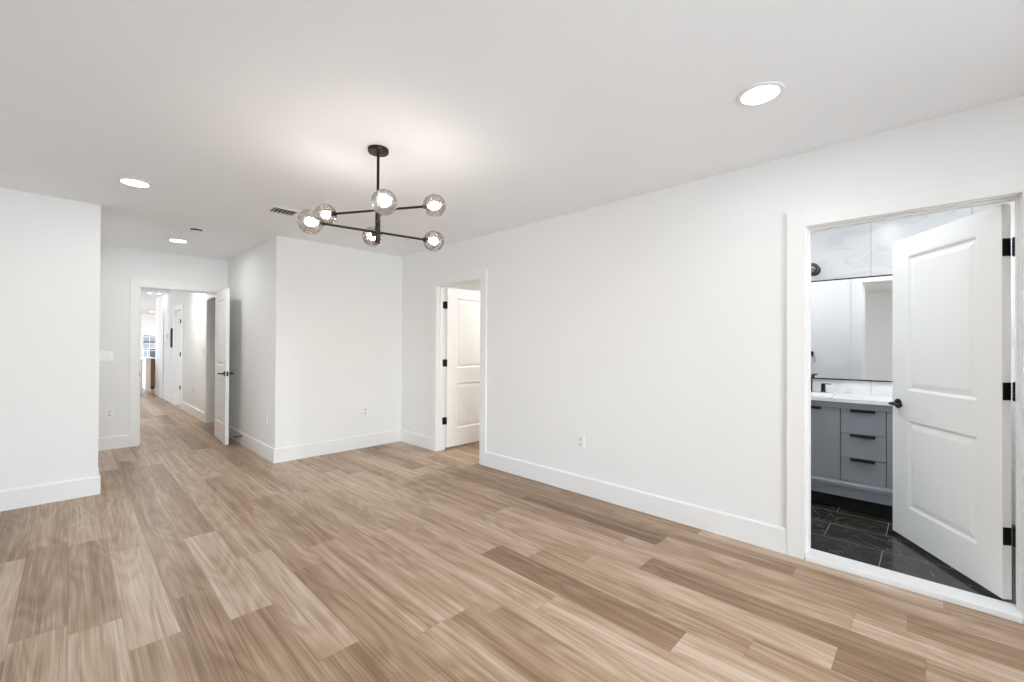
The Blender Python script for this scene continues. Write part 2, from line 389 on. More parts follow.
# far living space
wall('wall_far', 'y', YF, YF + WT, -2.3, 6.2, [(1.97, 2.43, 0.74, 1.90)], label='far wall with a small window')
wall('wall_far_left', 'x', -2.3, -2.2, 12.4, YF, [(16.4, 19.6, 0.6, 2.2)], label='left wall of the far room')
wall('wall_far_near_left', 'y', 12.4, 12.5, -2.2, 0.42, label='near wall of the far room')
wall('wall_far_right', 'x', 6.1, 6.2, 14.5, YF, label='right wall of the far room')
wall('wall_far_near_right', 'y', 14.5, 14.6, 4.6, 6.1, label='near right wall of the far room')
# bathroom
wall('wall_bathroom_back', 'x', BX, BX + 0.1, -1.3, 2.3, mat='marble', label='white marble tiled bathroom wall above the vanity')
wall('wall_bathroom_near', 'y', -1.4, -1.3, XI, BX + 0.1, label='bathroom wall behind the open door')
wall('wall_bathroom_far', 'y', 2.3, 2.4, XI, BX + 0.1, label='far side wall of the bathroom')
# room behind the second doorway
wall('wall_closet_right', 'x', 6.1, 6.2, 2.4, YB + WT, label='far wall of the bright side room')
wall('wall_closet_far', 'y', YB, YB + WT, XI, 6.1, label='side wall of the bright room')
wall('wall_closet_near', 'y', 2.4, 2.5, BX + 0.1, 6.1, label='near wall of the bright room')

# ------------------------------------------------------------------ baseboards
BH, BT = 0.158, 0.016
def baseboard(name, segs, h=BH):
    """segs: list of (axis, plane, a0, a1, sign) ; sign is the side of the plane the board stands on"""
    bm = bmesh.new()
    for axis, pl, a0, a1, sg in segs:
        prof = [(0, 0), (BT, 0), (BT, h - 0.010), (BT * 0.45, h), (0, h)]
        ra, rb = [], []
        for off, z in prof:
            if axis == 'x': ra.append(bm.verts.new((pl + sg * off, a0, z))); rb.append(bm.verts.new((pl + sg * off, a1, z)))
            else: ra.append(bm.verts.new((a0, pl + sg * off, z))); rb.append(bm.verts.new((a1, pl + sg * off, z)))
        k = len(prof)
        for i in range(k): bm.faces.new((ra[i], ra[(i + 1) % k], rb[(i + 1) % k], rb[i]))
        bm.faces.new(ra); bm.faces.new(rb)
    bmesh.ops.recalc_face_normals(bm, faces=bm.faces[:])
    return struct(name, bm, M['trim'], 'white baseboard', 'baseboard')
CW, CT = 0.095, 0.018            # casing width and thickness
baseboard('baseboard_right', [('x', XW, 0.552 + CW, 3.556 - CW, -1), ('x', XW, 4.36 + CW, YB - BT, -1), ('x', XW, YM, -0.312 - CW, -1)])
baseboard('baseboard_back', [('y', YB, XC - BT, XW, -1)])
baseboard('baseboard_nook_right', [('x', XC, YB, YH, -1)])
baseboard('baseboard_back_left', [('y', YB, XM, XL + BT, -1)])
baseboard('baseboard_nook_left', [('x', XL, YB, YH, 1)])
baseboard('baseboard_hall_end', [('y', YH, XL + BT, 0.632 - CW, -1)])
baseboard('baseboard_left', [('x', XM, YM, YB - BT, 1)])
baseboard('baseboard_rear', [('y', YM, XM + BT, XW - BT, 1)])
baseboard('baseboard_corridor_right', [('x', CR, YH2, B_OP[0] - CW + .01, -1), ('x', CR, B_OP[1] + CW - .01, A_OP[0] - CW + .01, -1), ('x', CR, A_OP[1] + CW - .01, 13.30, -1)])
baseboard('baseboard_corridor_far_right', [('x', CR - 0.02, 13.42, 14.62, -1)])
baseboard('baseboard_far', [('y', YF, -2.2, 6.1, -1)])

# ------------------------------------------------------------------ door frames (casing + jamb + stop) as trim
def frame(name, axis, f0, f1, a0, a1, head, sides=(True, True), stop=None, zbase=0.0, label='white door casing'):
    """frame in a wall between planes f0<f1; clear opening a0..a1, head height. casing on the f0 side / f1 side"""
    bm = bmesh.new()
    def add(u0, u1, b0, b1, z0, z1, bev=0.0):
        if axis == 'x': box(bm, u0, u1, b0, b1, z0, z1, bev)
        else: box(bm, b0, b1, u0, u1, z0, z1, bev)
    rv = 0.006
    if sides[0]:
        add(f0 - CT, f0, a0 - CW - rv, a0 - rv, zbase, head + rv + CW, 0.002); add(f0 - CT, f0, a1 + rv, a1 + rv + CW, zbase, head + rv + CW, 0.002)
        add(f0 - CT, f0, a0 - rv, a1 + rv, head + rv, head + rv + CW, 0.002)
    if sides[1]:
        add(f1, f1 + CT, a0 - CW - rv, a0 - rv, zbase, head + rv + CW, 0.002); add(f1, f1 + CT, a1 + rv, a1 + rv + CW, zbase, head + rv + CW, 0.002)
        add(f1, f1 + CT, a0 - rv, a1 + rv, head + rv, head + rv + CW, 0.002)
    add(f0, f1, a0 - 0.012, a0, zbase, head + 0.012); add(f0, f1, a1, a1 + 0.012, zbase, head + 0.012); add(f0, f1, a0, a1, head, head + 0.012)
    if stop:
        s0, s1 = stop
        add(s0, s1, a0, a0 + 0.011, zbase, head); add(s0, s1, a1 - 0.011, a1, zbase, head); add(s0, s1, a0 + 0.011, a1 - 0.011, head - 0.011, head)
    return struct(name, bm, M['trim'], label, 'door frame')
bath_frame = frame('trim_1', 'x', XW, XI, -0.312, 0.545, ZHEAD, stop=(XI - 0.078, XI - 0.043), label='white casing around the bathroom doorway')
d2_frame = frame('trim_2', 'x', XW, XI, 3.556, 4.36, ZHEAD, stop=(XI - 0.078, XI - 0.043), label='white casing around the middle doorway')
hall_frame = frame('trim_3', 'y', YH, YH2, 0.632, 1.485, 2.032, stop=(YH + 0.043, YH + 0.078), label='white casing around the hall doorway')
frame('trim_4', 'x', CR, CR + WT, A_OP[0] + .012, A_OP[1] - .012, ZHEAD, label='white casing of the farther corridor doorway')
frame('trim_5', 'x', CR, CR + WT, B_OP[0] + .012, B_OP[1] - .012, ZHEAD, label='white casing of the nearer corridor doorway')
struct('trim_6', B(CR - 0.028, CR + WT, 13.30, 13.42, 0, H), M['trim'], 'white upright trim at the end of the corridor', 'trim')
# strike plate on the hall door frame
obj('strike_plate', B(0.622, 0.6335, YH - 0.0005, YH + 0.028, 0.88, 0.94), M['slot'], hall_frame)
# marble saddle under the bathroom door
bm = B(XW - 0.022, XI, -0.312 - 0.004, 0.545 + 0.004, 0, 0.032, 0.004)
struct('trim_7', bm, M['stone'], 'white stone threshold under the bathroom doorway', 'threshold')

# ------------------------------------------------------------------ doors
def panel_face(bm, W, Z0, Z1, y, ny, panels):
    """front face of a leaf in local x (0..W), z, at depth y with outward normal sign ny, moulded panels cut in"""
    xs = [0.0] + sorted(set([p[0] for p in panels] + [p[1] for p in panels])) + [W]
    zs = [Z0] + sorted(set([p[2] for p in panels] + [p[3] for p in panels])) + [Z1]
    def quad(pts):
        vv = [bm.verts.new((a, y + ny * d, c)) for a, d, c in pts]
        try: bm.faces.new(vv)
        except ValueError: pass
    for i in range(len(xs) - 1):
        for j in range(len(zs) - 1):
            a, b, c, d = xs[i], xs[i + 1], zs[j], zs[j + 1]
            if any(abs(a - p[0]) < 1e-6 and abs(b - p[1]) < 1e-6 and abs(c - p[2]) < 1e-6 and abs(d - p[3]) < 1e-6 for p in panels):
                steps = [(0, 0), (0.006, -0.003), (0.015, -0.009), (0.024, -0.009), (0.050, -0.0035), (0.056, -0.003)]
                for (i0, d0), (i1, d1) in zip(steps[:-1], steps[1:]):
                    o = [(a + i0, c + i0), (b - i0, c + i0), (b - i0, d - i0), (a + i0, d - i0)]
                    n = [(a + i1, c + i1), (b - i1, c + i1), (b - i1, d - i1), (a + i1, d - i1)]
                    for k in range(4):
                        m = (k + 1) % 4
                        quad([(o[k][0], d0, o[k][1]), (o[m][0], d0, o[m][1]), (n[m][0], d1, n[m][1]), (n[k][0], d1, n[k][1])])
                i1, d1 = steps[-1]
                quad([(a + i1, d1, c + i1), (b - i1, d1, c + i1), (b - i1, d1, d - i1), (a + i1, d1, d - i1)])
            else:
                quad([(a, 0, c), (b, 0, c), (b, 0, d), (a, 0, d)])
def leaf_mesh(W, Z0, Z1, T=0.038):
    """local: hinge edge at x=0, free edge x=W, thickness along y from 0 to -T"""
    bm = bmesh.new()
    m = 0.150
    panels = [(m, W - m, 1.020, 1.905), (m, W - m, 0.250, 0.825)]
    panel_face(bm, W, Z0, Z1, 0.0, 1, panels); panel_face(bm, W, Z0, Z1, -T, -1, panels)
    for p in ([(0, 0, Z0), (0, -T, Z0), (0, -T, Z1), (0, 0, Z1)], [(W, 0, Z0), (W, -T, Z0), (W, -T, Z1), (W, 0, Z1)],
              [(0, 0, Z0), (W, 0, Z0), (W, -T, Z0), (0, -T, Z0)], [(0, 0, Z1), (W, 0, Z1), (W, -T, Z1), (0, -T, Z1)]):
        bm.faces.new([bm.verts.new(q) for q in p])
    bmesh.ops.remove_doubles(bm, verts=bm.verts[:], dist=0.0002)
    bmesh.ops.recalc_face_normals(bm, faces=bm.faces[:])
    return bm
def lever(x, z, side, T, toward=-1):
    """lever set on one face: rosette, neck, lever pointing toward the hinge"""
    s = 1 if side > 0 else -1; y0 = 0.0 if side > 0 else -T
    bm = bmesh.new()
    lathe(bm, [(0.0, 0), (0.032, 0), (0.032, 0.007), (0.029, 0.010), (0.0, 0.010)], (x, y0, z), (0, s, 0), 28)
    cyl(bm, (x, y0 + s * 0.010, z), (x, y0 + s * 0.050, z), 0.011, 0.0100, 18)
    pts = [(x, y0 + s * 0.050, z), (x + toward * 0.03, y0 + s * 0.055, z), (x + toward * 0.115, y0 + s * 0.054, z)]
    tube(bm, pts, 0.0100, 14)
    return bm
def make_door(name, hinge, ang, W, label, Z0=0.012, Z1=2.030, hinge_z=(1.81, 1.085, 0.36), T=0.038, mirror=False, pin=(-0.004, 0.006)):
    root = empty(name, (hinge[0], hinge[1], 0), ang, label, 'door', None, 'structure')
    sc = 1
    d = obj('door_leaf', leaf_mesh(W, Z0, Z1, T), M['door'], root)
    for sd in (1, -1): obj('door_handle', lever(W - 0.062, 0.925, sd, T), M['black'], root, smooth=True, label='black lever handle')
    obj('latch_plate', B(W - 0.001, W + 0.0012, -T / 2 - 0.012, -T / 2 + 0.012, 0.895, 0.955), M['black'], root)
    return root
def hinge(root, T, z, pin, jamb):
    """black butt hinge: plate let into the leaf's hinge edge, knuckles at the pin, second plate on the jamb (x0,x1,y0,y1)"""
    bpy.context.view_layer.update()
    inv = Matrix.Translation((root.location.x, root.location.y, 0)) @ Matrix.Rotation(root.rotation_euler[2], 4, 'Z'); inv.invert()
    bm = bmesh.new(); h = 0.089
    for i in range(5):
        za = z - h / 2 + i * h / 5
        cyl(bm, (pin[0], pin[1], za + 0.0008), (pin[0], pin[1], za + h / 5 - 0.0008), 0.0065, seg=14)
    cyl(bm, (pin[0], pin[1], z - h / 2 - 0.004), (pin[0], pin[1], z + h / 2 + 0.004), 0.0035, seg=10)
    box(bm, *jamb, z - h / 2, z + h / 2)
    bmesh.ops.transform(bm, matrix=inv, verts=bm.verts[:])
    box(bm, -0.0025, 0.0005, -T + 0.002, -0.002, z - h / 2, z + h / 2, 0.0009)
    return obj('hinge', bm, M['black'], root, smooth=True, label='black butt hinge')
def local_dir(v, ang):
    c, s = math.cos(-ang), math.sin(-ang); return (v[0] * c - v[1] * s, v[0] * s + v[1] * c)

# door 1: bathroom door, hinged on the right jamb, swung into the bathroom
ang1 = math.atan2(0.534, 0.845)
T = 0.038
d1 = make_door('door_1', (3.268, -0.260), ang1, 0.833, 'open white two-panel bathroom door with black lever and three black hinges', Z0=0.046, Z1=2.028)
for z in (1.81, 1.085, 0.36):
    hinge(d1, T, z, (3.290, -0.3025), (3.244, 3.290, -0.312, -0.3095))
# door 2: middle doorway, hinged on the left (far) jamb, standing open square to the wall
ang2 = math.radians(0.5)
d2 = make_door('door_2', (XI + 0.012, 4.362), ang2, 0.755, 'open white two-panel door standing in the middle doorway', Z0=0.030)
for z in (1.81, 1.085, 0.36):
    hinge(d2, T, z, (XI + 0.005, 4.354), (XI - 0.036, XI + 0.004, 4.3575, 4.36))
# door 3: hall door, hinged on the right jamb, swung into the room
ang3 = math.radians(-92.85)
d3 = make_door('door_3', (1.477, YH - 0.006), ang3, 0.790, 'open white two-panel hall door seen almost edge-on')
for z in (1.81, 1.085, 0.36):
    hinge(d3, T, z, (1.481, YH - 0.003), (1.4825, 1.485, YH, YH + 0.036))
# door 4: open door inside the farther corridor side room
ang4 = math.radians(3)
d4 = make_door('door_4', (CR + WT + 0.02, A_OP[1] + 0.03), ang4, 0.80, 'white door of the farther corridor doorway with black hinges')
for z in (1.81, 1.085, 0.36):
    hinge(d4, T, z, (CR + WT + 0.010, A_OP[1] - 0.020), (CR + WT - 0.036, CR + WT + 0.008, A_OP[1] - 0.0145, A_OP[1] - 0.012))

# ------------------------------------------------------------------ windows
def window(name, axis, plane0, plane1, a0, a1, z0, z1, cols, rows, label, casing_side=None, fr=0.05):
    bm = bmesh.new()
    def add(bmx, u0, u1, b0, b1, c0, c1):
        if axis == 'x': box(bmx, u0, u1, b0, b1, c0, c1)
        else: box(bmx, b0, b1, u0, u1, c0, c1)
    add(bm, plane0, plane1, a0, a0 + fr, z0, z1); add(bm, plane0, plane1, a1 - fr, a1, z0, z1)
    add(bm, plane0, plane1, a0 + fr, a1 - fr, z0, z0 + fr); add(bm, plane0, plane1, a0 + fr, a1 - fr, z1 - fr, z1)
    root = struct(name, bm, M['trim'], label, 'window')
    mid = (plane0 + plane1) / 2; g = bmesh.new(); w = 0.022
    for i in range(1, cols):
        p = a0 + fr + (a1 - a0 - 2 * fr) * i / cols; add(g, mid - 0.012, mid + 0.012, p - w / 2, p + w / 2, z0 + fr, z1 - fr)
    for j in range(1, rows):
        p = z0 + fr + (z1 - z0 - 2 * fr) * j / rows; ww = w * 1.6 if j * 2 == rows else w
        add(g, mid - 0.014, mid + 0.014, a0 + fr, a1 - fr, p - ww / 2, p + ww / 2)
    if cols > 1 or rows > 1: obj('muntin_bars', g, M['trim'], root)
    pn = bmesh.new(); add(pn, mid - 0.002, mid + 0.002, a0 + fr, a1 - fr, z0 + fr, z1 - fr); obj('glass_pane', pn, M['pane'], root)
    c = bmesh.new()
    sgn = casing_side
    if sgn:
        pl = plane0 if sgn < 0 else plane1; u0, u1 = (pl - CT, pl) if sgn < 0 else (pl, pl + CT)
        add(c, u0, u1, a0 - .08, a0, z0 - .02, z1 + .08); add(c, u0, u1, a1, a1 + .08, z0 - .02, z1 + .08); add(c, u0, u1, a0, a1, z1, z1 + .08)
        add(c, pl - (0.05 if sgn < 0 else 0), pl + (0.05 if sgn > 0 else 0), a0 - .1, a1 + .1, z0 - .03, z0)
        obj('window_casing', c, M['trim'], root)
    return root
window('window_1', 'y', YF, YF + WT, 1.97, 2.43, 0.74, 1.90, 2, 4, 'small white window with muntins at the far end of the hall', -1, fr=0.035)
window('window_2', 'x', XM - WT, XM, 1.6, 4.6, 0.4, 2.3, 3, 1, 'wide window left of the photographer', 1)
window('window_3', 'y', YM - WT, YM, -1.0, 2.2, 0.4, 2.3, 3, 1, 'wide window behind the photographer', 1)
window('window_4', 'x', -2.3, -2.2, 16.4, 19.6, 0.6, 2.2, 3, 1, 'added wide window on the left of the far room', 1)  # unseen window, put in to let light into the far room

# ------------------------------------------------------------------ chandelier
def sphere(bm, c, r, u=48, v=24, ribs=0, amp=0.0):
    s = bmesh.ops.create_uvsphere(bm, u_segments=u, v_segments=v, radius=1.0)
    for vt in s['verts']:
        co = vt.co.copy(); k = r
        if ribs:
            a = math.atan2(co.y, co.x); k = r * (1 + amp * math.sin(ribs * a) * (1 - abs(co.z)) ** 0.5)
        vt.co = Vector(c) + co * k
    return bm
SX, SY = 1.318, 2.440
ch = empty('chandelier', (SX, SY, H), 0, 'dark bronze chandelier with three crossed arms and six smoky glass globes', 'chandelier')
def L(p): return (p[0] - SX, p[1] - SY, p[2] - H)
obj('canopy', lathe(bmesh.new(), [(0.0, 0), (0.062, 0), (0.062, -0.018), (0.058, -0.024), (0.0, -0.026)][::-1], (0, 0, 0)), M['bronze'], ch, smooth=True)
obj('stem', cyl(bmesh.new(), (0, 0, -0.024), (0, 0, -0.36), 0.0085), M['bronze'], ch, smooth=True)
bm = lathe(bmesh.new(), [(0.0, -0.585), (0.013, -0.583), (0.0155, -0.578), (0.0155, -0.345), (0.013, -0.338), (0.0, -0.336)], (0, 0, 0))
obj('stem_sleeve', bm, M['bronze'], ch, smooth=True)
GL = {'a': ((0.936, 2.492, 1.992), (1.674, 2.353, 1.992)), 'b': ((1.146, 2.794, 2.143), (1.524, 2.138, 2.143)), 'c': ((1.156, 2.072, 2.058), (1.464, 2.784, 2.058))}
GR = 0.067
for key, (g1, g2) in GL.items():
    p, q = Vector(L(g1)), Vector(L(g2)); d = (q - p).normalized()
    obj('arm', cyl(bmesh.new(), p + d * (GR - 0.004), q - d * (GR - 0.004), 0.0072, seg=16), M['bronze'], ch, smooth=True)
    for c, s in ((p, 1), (q, -1)):
        bm = sphere(bmesh.new(), (0, 0, 0), GR, 96, 36, 16, 0.008)
        gl = obj('globe', bm, M['globe'], ch, smooth=True); gl.location = c; gl['label'] = 'smoky ribbed glass globe'
        hd = d * s
        obj('socket', lathe(bmesh.new(), [(0.0, GR + 0.008), (0.012, GR + 0.008), (0.016, GR - 0.004), (0.014, GR - 0.026), (0.0, GR - 0.028)][::-1], (0, 0, 0), hd, 20), M['bronze'], gl, smooth=True)
        bb = lathe(bmesh.new(), [(0.0, -0.027), (0.012, -0.024), (0.0205, -0.014), (0.0235, 0.0), (0.0205, 0.013), (0.013, 0.026), (0.0095, 0.038), (0.0, 0.040)], (0, 0, 0), hd, 20)
        obj('bulb', bb, M['bulb'], gl, smooth=True)

# ------------------------------------------------------------------ recessed lights, vent, detector
def recessed(x, y, r, label, mat, power=6.5, col=(0.94, 0.97, 1.0), group='round recessed ceiling lights'):
    root = empty('recessed_light', (x, y, H), 0, label, 'ceiling light', group)
    obj('trim_ring', lathe(bmesh.new(), [(r * 1.28, 0.0), (r * 1.26, -0.005), (r * 1.02, -0.007), (r, -0.002), (r, 0.0)], (0, 0, 0), seg=40), M['trim'], root, smooth=True)
    obj('lens', lathe(bmesh.new(), [(0.0, -0.0045), (r * 0.999, -0.0045), (r * 0.999, -0.001), (0.0, -0.001)], (0, 0, 0), seg=40), mat, root)
    d = bpy.data.lights.new('led_spot', 'AREA'); d.shape = 'DISK'; d.size = 0.06; d.energy = power; d.color = col
    o = bpy.data.objects.new('led_spot', d); COL.objects.link(o); o.parent = root; o.location = (0, 0, -0.012)
    return root
recessed(2.290, 0.581, 0.078, 'round recessed ceiling light above the bathroom doorway, nearest the camera', M['lamp'], 5)
recessed(0.332, 4.267, 0.078, 'round recessed ceiling light above the left wall corner', M['lamp'], 4.5)
recessed(0.871, 6.281, 0.078, 'round recessed ceiling light in front of the hall doorway', M['lamp'], 5.5, (0.96, 0.98, 1.0))
recessed(1.30, 13.22, 0.035, 'left of two small ceiling lights just inside the corridor', M['lamp_hall'], 0.8, (1, .99, .96))
recessed(1.47, 13.15, 0.035, 'right of two small ceiling lights just inside the corridor', M['lamp_hall'], 0.8, (1, .99, .96))
recessed(2.11, 20.59, 0.08, 'ceiling light over the window at the far end of the hall', M['lamp_hall'], 12, (1, .99, .96))
recessed(0.98, 9.2, 0.078, 'corridor ceiling light hidden above the hall door head', M['lamp_hall'], 17, (1, .99, .96))
recessed(0.1, -0.6, 0.078, 'unseen recessed ceiling light above the photographer', M['lamp'], 11)  # unseen lamp, power raised to brighten the bathroom door
recessed(3.85, 1.35, 0.078, 'added second ceiling light at the far side of the bathroom', M['lamp_bath'], 9, (0.95, 0.975, 1.0))  # unseen lamp, splits the bathroom light to soften its scallop on the tiles
recessed(3.72, 0.30, 0.078, 'recessed ceiling light inside the bathroom', M['lamp_bath'], 3.8, (0.95, 0.975, 1.0))
recessed(3.85, -0.85, 0.078, 'recessed ceiling light behind the open bathroom door', M['lamp_bath'], 11, (0.95, 0.975, 1.0))
recessed(4.4, 3.6, 0.078, 'recessed ceiling light in the room behind the middle door', M['lamp_warm'], 26, (1, .98, .94))
recessed(4.2, 17.5, 0.08, 'added ceiling light in the far room, out of view', M['lamp_hall'], 18, (1, .98, .94))  # extra lamp set off the sightline to brighten the far room

vx0, vx1, vy0, vy1 = 1.243, 1.436, 4.115, 4.262
v = empty('ceiling_vent', ((vx0 + vx1) / 2, (vy0 + vy1) / 2, H), 0, 'small grey slatted air vent in the ceiling left of the chandelier', 'vent')
hx, hy = (vx1 - vx0) / 2, (vy1 - vy0) / 2
bm = bmesh.new()
for a in ((-hx - .022, hx + .022, -hy - .022, -hy), (-hx - .022, hx + .022, hy, hy + .022), (-hx - .022, -hx, -hy, hy), (hx, hx + .022, -hy, hy)): box(bm, a[0], a[1], a[2], a[3], -0.006, 0.0)
obj('vent_frame', bm, M['plate'], v)
obj('vent_duct', B(-hx, hx, -hy, hy, -0.0012, 0.0), M['vent_dark'], v)
for i in range(6):
    x = -hx + (i + 0.5) * 2 * hx / 6
    b_ = B(-0.0011, 0.0011, -hy, hy, -0.011, 0.011); bmesh.ops.rotate(b_, verts=b_.verts[:], cent=(0, 0, 0), matrix=Matrix.Rotation(math.radians(60), 3, 'Y'))
    bmesh.ops.translate(b_, verts=b_.verts[:], vec=(x, 0, -0.009)); obj('slat', b_, M['vent'], v)

s = empty('smoke_detector', (0.915, 5.50, H), 0, 'white round smoke detector with a dark slot on the ceiling before the hall door', 'smoke detector')
obj('base', lathe(bmesh.new(), [(0.0, -0.010), (0.062, -0.010), (0.066, -0.006), (0.066, 0.0), (0.0, 0.0)], (0, 0, 0)), M['plate'], s, smooth=True)
obj('slot_ring', lathe(bmesh.new(), [(0.0, -0.026), (0.050, -0.026), (0.050, -0.010), (0.0, -0.010)], (0, 0, 0)), M['black'], s)
obj('cap', lathe(bmesh.new(), [(0.0, -0.038), (0.035, -0.037), (0.050, -0.032), (0.052, -0.026), (0.0, -0.026)], (0, 0, 0)), M['plate'], s, smooth=True)

# ------------------------------------------------------------------ outlets and switches
def plate_things(name, loc, nrm, label, cat, gangs=1, kind='outlet', w=None, h=0.117):
    """wall plate in local x (width), z (height), facing -y, then turned to nrm"""
    ang = math.atan2(nrm[0], -nrm[1])
    root = empty(name, loc, ang, label, cat, 'white power outlets on the walls' if kind == 'outlet' else 'white light switches on the walls')
    w = w or (0.072 + 0.046 * (gangs - 1))
    obj('cover_plate', B(-w / 2, w / 2, -0.006, 0.0, -h / 2, h / 2, 0.002), M['plate'], root)
    for g in range(gangs):
        cx = (g - (gangs - 1) / 2) * 0.046
        if kind == 'outlet':
            for dz in (-0.0225, 0.0225):
                bm = lathe(bmesh.new(), [(0.0, 0.0), (0.0165, 0.0), (0.0160, 0.003), (0.0, 0.003)], (cx, -0.006, dz), (0, -1, 0), 20)
                so = obj('socket', bm, M['socket'], root)
                bm = B(cx - 0.0072, cx - 0.005, -0.0095, -0.0089, dz - 0.003, dz + 0.0055); box(bm, cx + 0.005, cx + 0.0072, -0.0095, -0.0089, dz - 0.003, dz + 0.0055)
                cyl(bm, (cx, -0.0089, dz - 0.0095), (cx, -0.0095, dz - 0.0095), 0.0024, seg=10); obj('socket_slots', bm, M['slot'], so)
        else:
            obj('rocker', B(cx - 0.016, cx + 0.016, -0.0095, -0.006, -0.033, 0.033, 0.0015), M['plate'], root)
    return root
plate_things('wall_outlet', (XW, 2.215, 0.457), (-1, 0), 'white duplex outlet low on the long right wall', 'outlet')
plate_things('wall_outlet', (2.640, YB, 0.457), (0, -1), 'white duplex outlet low on the wall behind the chandelier', 'outlet')
plate_things('wall_outlet', (XC, 5.47, 0.457), (-1, 0), 'white outlet on the narrow wall beside the open hall door', 'outlet')
plate_things('wall_outlet', (0.350, YH, 0.445), (0, -1), 'white outlet below the light switch left of the hall doorway', 'outlet')
plate_things('wall_outlet', (CR, 9.73, 0.457), (-1, 0), 'white outlet low on the corridor wall between the two side doorways', 'outlet')
plate_things('light_switch', (0.300, YH, 1.148), (0, -1), 'white multi-gang light switch left of the hall doorway', 'light switch', gangs=3, kind='switch')
plate_things('light_switch', (CR, 8.86, 1.20), (-1, 0), 'white single light switch on the corridor wall', 'light switch', kind='switch')
plate_things('light_switch', (XI, 0.80, 1.105), (1, 0), 'white four-gang light switch seen in the bathroom mirror', 'light switch', gangs=4, kind='switch')
# thermostat and black wall panel in the corridor
t = empty('thermostat', (CR, 12.82, 1.50), -math.pi / 2, 'small grey thermostat on the corridor wall beyond the farther side doorway', 'thermostat')
obj('body', B(-0.05, 0.05, -0.022, 0, -0.05, 0.05, 0.004), M['plate'], t); obj('display', B(-0.03, 0.03, -0.0235, -0.022, -0.012, 0.03), M['slot'], t)
t = empty('wall_panel', (CR, 12.13, 1.445), -math.pi / 2, 'tall narrow black panel hung on the corridor wall', 'wall panel')
obj('panel_frame', B(-0.06, 0.06, -0.028, 0, -0.215, 0.215, 0.003), M['black'], t); obj('panel_face', B(-0.045, 0.045, -0.030, -0.028, -0.19, 0.19), M['vent_dark'], t)

# door stop on the baseboard
ds = empty('door_stop', (XC - BT, 6.42, 0.11), 0, 'black spring door stop on the baseboard behind the hall door', 'door stop')
obj('mount', lathe(bmesh.new(), [(0.0, 0.0), (0.013, 0.0), (0.012, 0.006), (0.0, 0.007)], (0, 0, 0), (-1, 0, 0), 18), M['black'], ds, smooth=True)
obj('rod', cyl(bmesh.new(), (-0.006, 0, 0), (-0.068, 0, 0), 0.007, seg=14), M['black'], ds, smooth=True)
obj('rubber_tip', cyl(bmesh.new(), (-0.066, 0, 0), (-0.080, 0, 0), 0.011, seg=16), M['black'], ds, smooth=True)

# ------------------------------------------------------------------ bathroom
VF, VY0, VY1, VC = 4.25, -0.33, 1.07, 0.37
va = empty('vanity_cabinet', (VF, VC, BZ), 0, 'blue-grey bathroom vanity with flat drawers, doors and black edge pulls', 'vanity')
def V(x0, x1, y0, y1, z0, z1, bev=0.0): return B(x0 - VF, x1 - VF, y0 - VC, y1 - VC, z0 - BZ, z1 - BZ, bev)
obj('carcass', V(VF + 0.020, BX, VY0, VY1, 0.13, 0.872), M['vanity_gap'], va)
bm = V(VF - 0.004, VF + 0.02, VY0, VY1, 0.824, 0.872); obj('top_rail', bm, M['vanity'], va)
bm = bmesh.new()
box(bm, -0.022, 0.03, VY0 - VC, VY1 - VC, 0.214 - BZ, 0.240 - BZ)
# sloping top of the plinth rail and the board under it
vv = [(-0.022, 0.240 - BZ), (0.0, 0.252 - BZ), (0.03, 0.252 - BZ), (0.03, 0.240 - BZ)]
ra = [bm.verts.new((a, VY0 - VC, c)) for a, c in vv]; rb = [bm.verts.new((a, VY1 - VC, c)) for a, c in vv]
for i in range(4): bm.faces.new((ra[i], ra[(i + 1) % 4], rb[(i + 1) % 4], rb[i]))
bm.faces.new(ra); bm.faces.new(rb); bmesh.ops.recalc_face_normals(bm, faces=bm.faces[:])
obj('base_moulding', bm, M['vanity'], va)
obj('base_board', V(VF - 0.006, VF + 0.02, VY0, VY1, 0.132, 0.2135), M['vanity'], va)
obj('toe_kick', V(VF + 0.075, BX, VY0 + 0.02, VY1 - 0.02, BZ, 0.13), M['vanity_gap'], va)
for yy in (VY0, VY1):
    e0, e1 = (yy - 0.0, yy + 0.018) if yy == VY0 else (yy - 0.018, yy)
    obj('side_panel', V(VF + 0.0, BX, e0 - (0.018 if yy == VY0 else -0.018), e1 - (0.018 if yy == VY0 else -0.018), BZ, 0.872), M['vanity'], va)
g_ = 0.0022
def front(kind, y0, y1, z0, z1, pull_y=None, pull_top=True):
    f = obj(kind, V(VF, VF + 0.0195, y0 + g_, y1 - g_, z0 + g_, z1 - g_, 0.0012), M['vanity'], va)
    py = pull_y if pull_y else ((y0 + y1) / 2 - 0.075, (y0 + y1) / 2 + 0.075)
    bm = V(VF - 0.016, VF + 0.001, py[0], py[1], z1 - g_ - 0.0005, z1 - g_ + 0.0025); box(bm, -0.018, -0.0155, py[0] - VC, py[1] - VC, z1 - g_ - 0.017 - BZ, z1 - g_ + 0.0025 - BZ)
    obj('pull', bm, M['black'], f, label='black edge pull')
    return f
for z0, z1 in ((0.254, 0.4415), (0.4415, 0.6295), (0.6295, 0.822)): front('drawer', 0.233, 0.507, z0, z1)
for y0, y1, py in ((0.507, 0.788, (0.63, 0.78)), (0.788, 1.07, (0.80, 0.95)), (-0.047, 0.233, (-0.04, 0.10)), (-0.33, -0.047, (-0.20, -0.06))): front('cabinet_door', y0, y1, 0.254, 0.822, py)
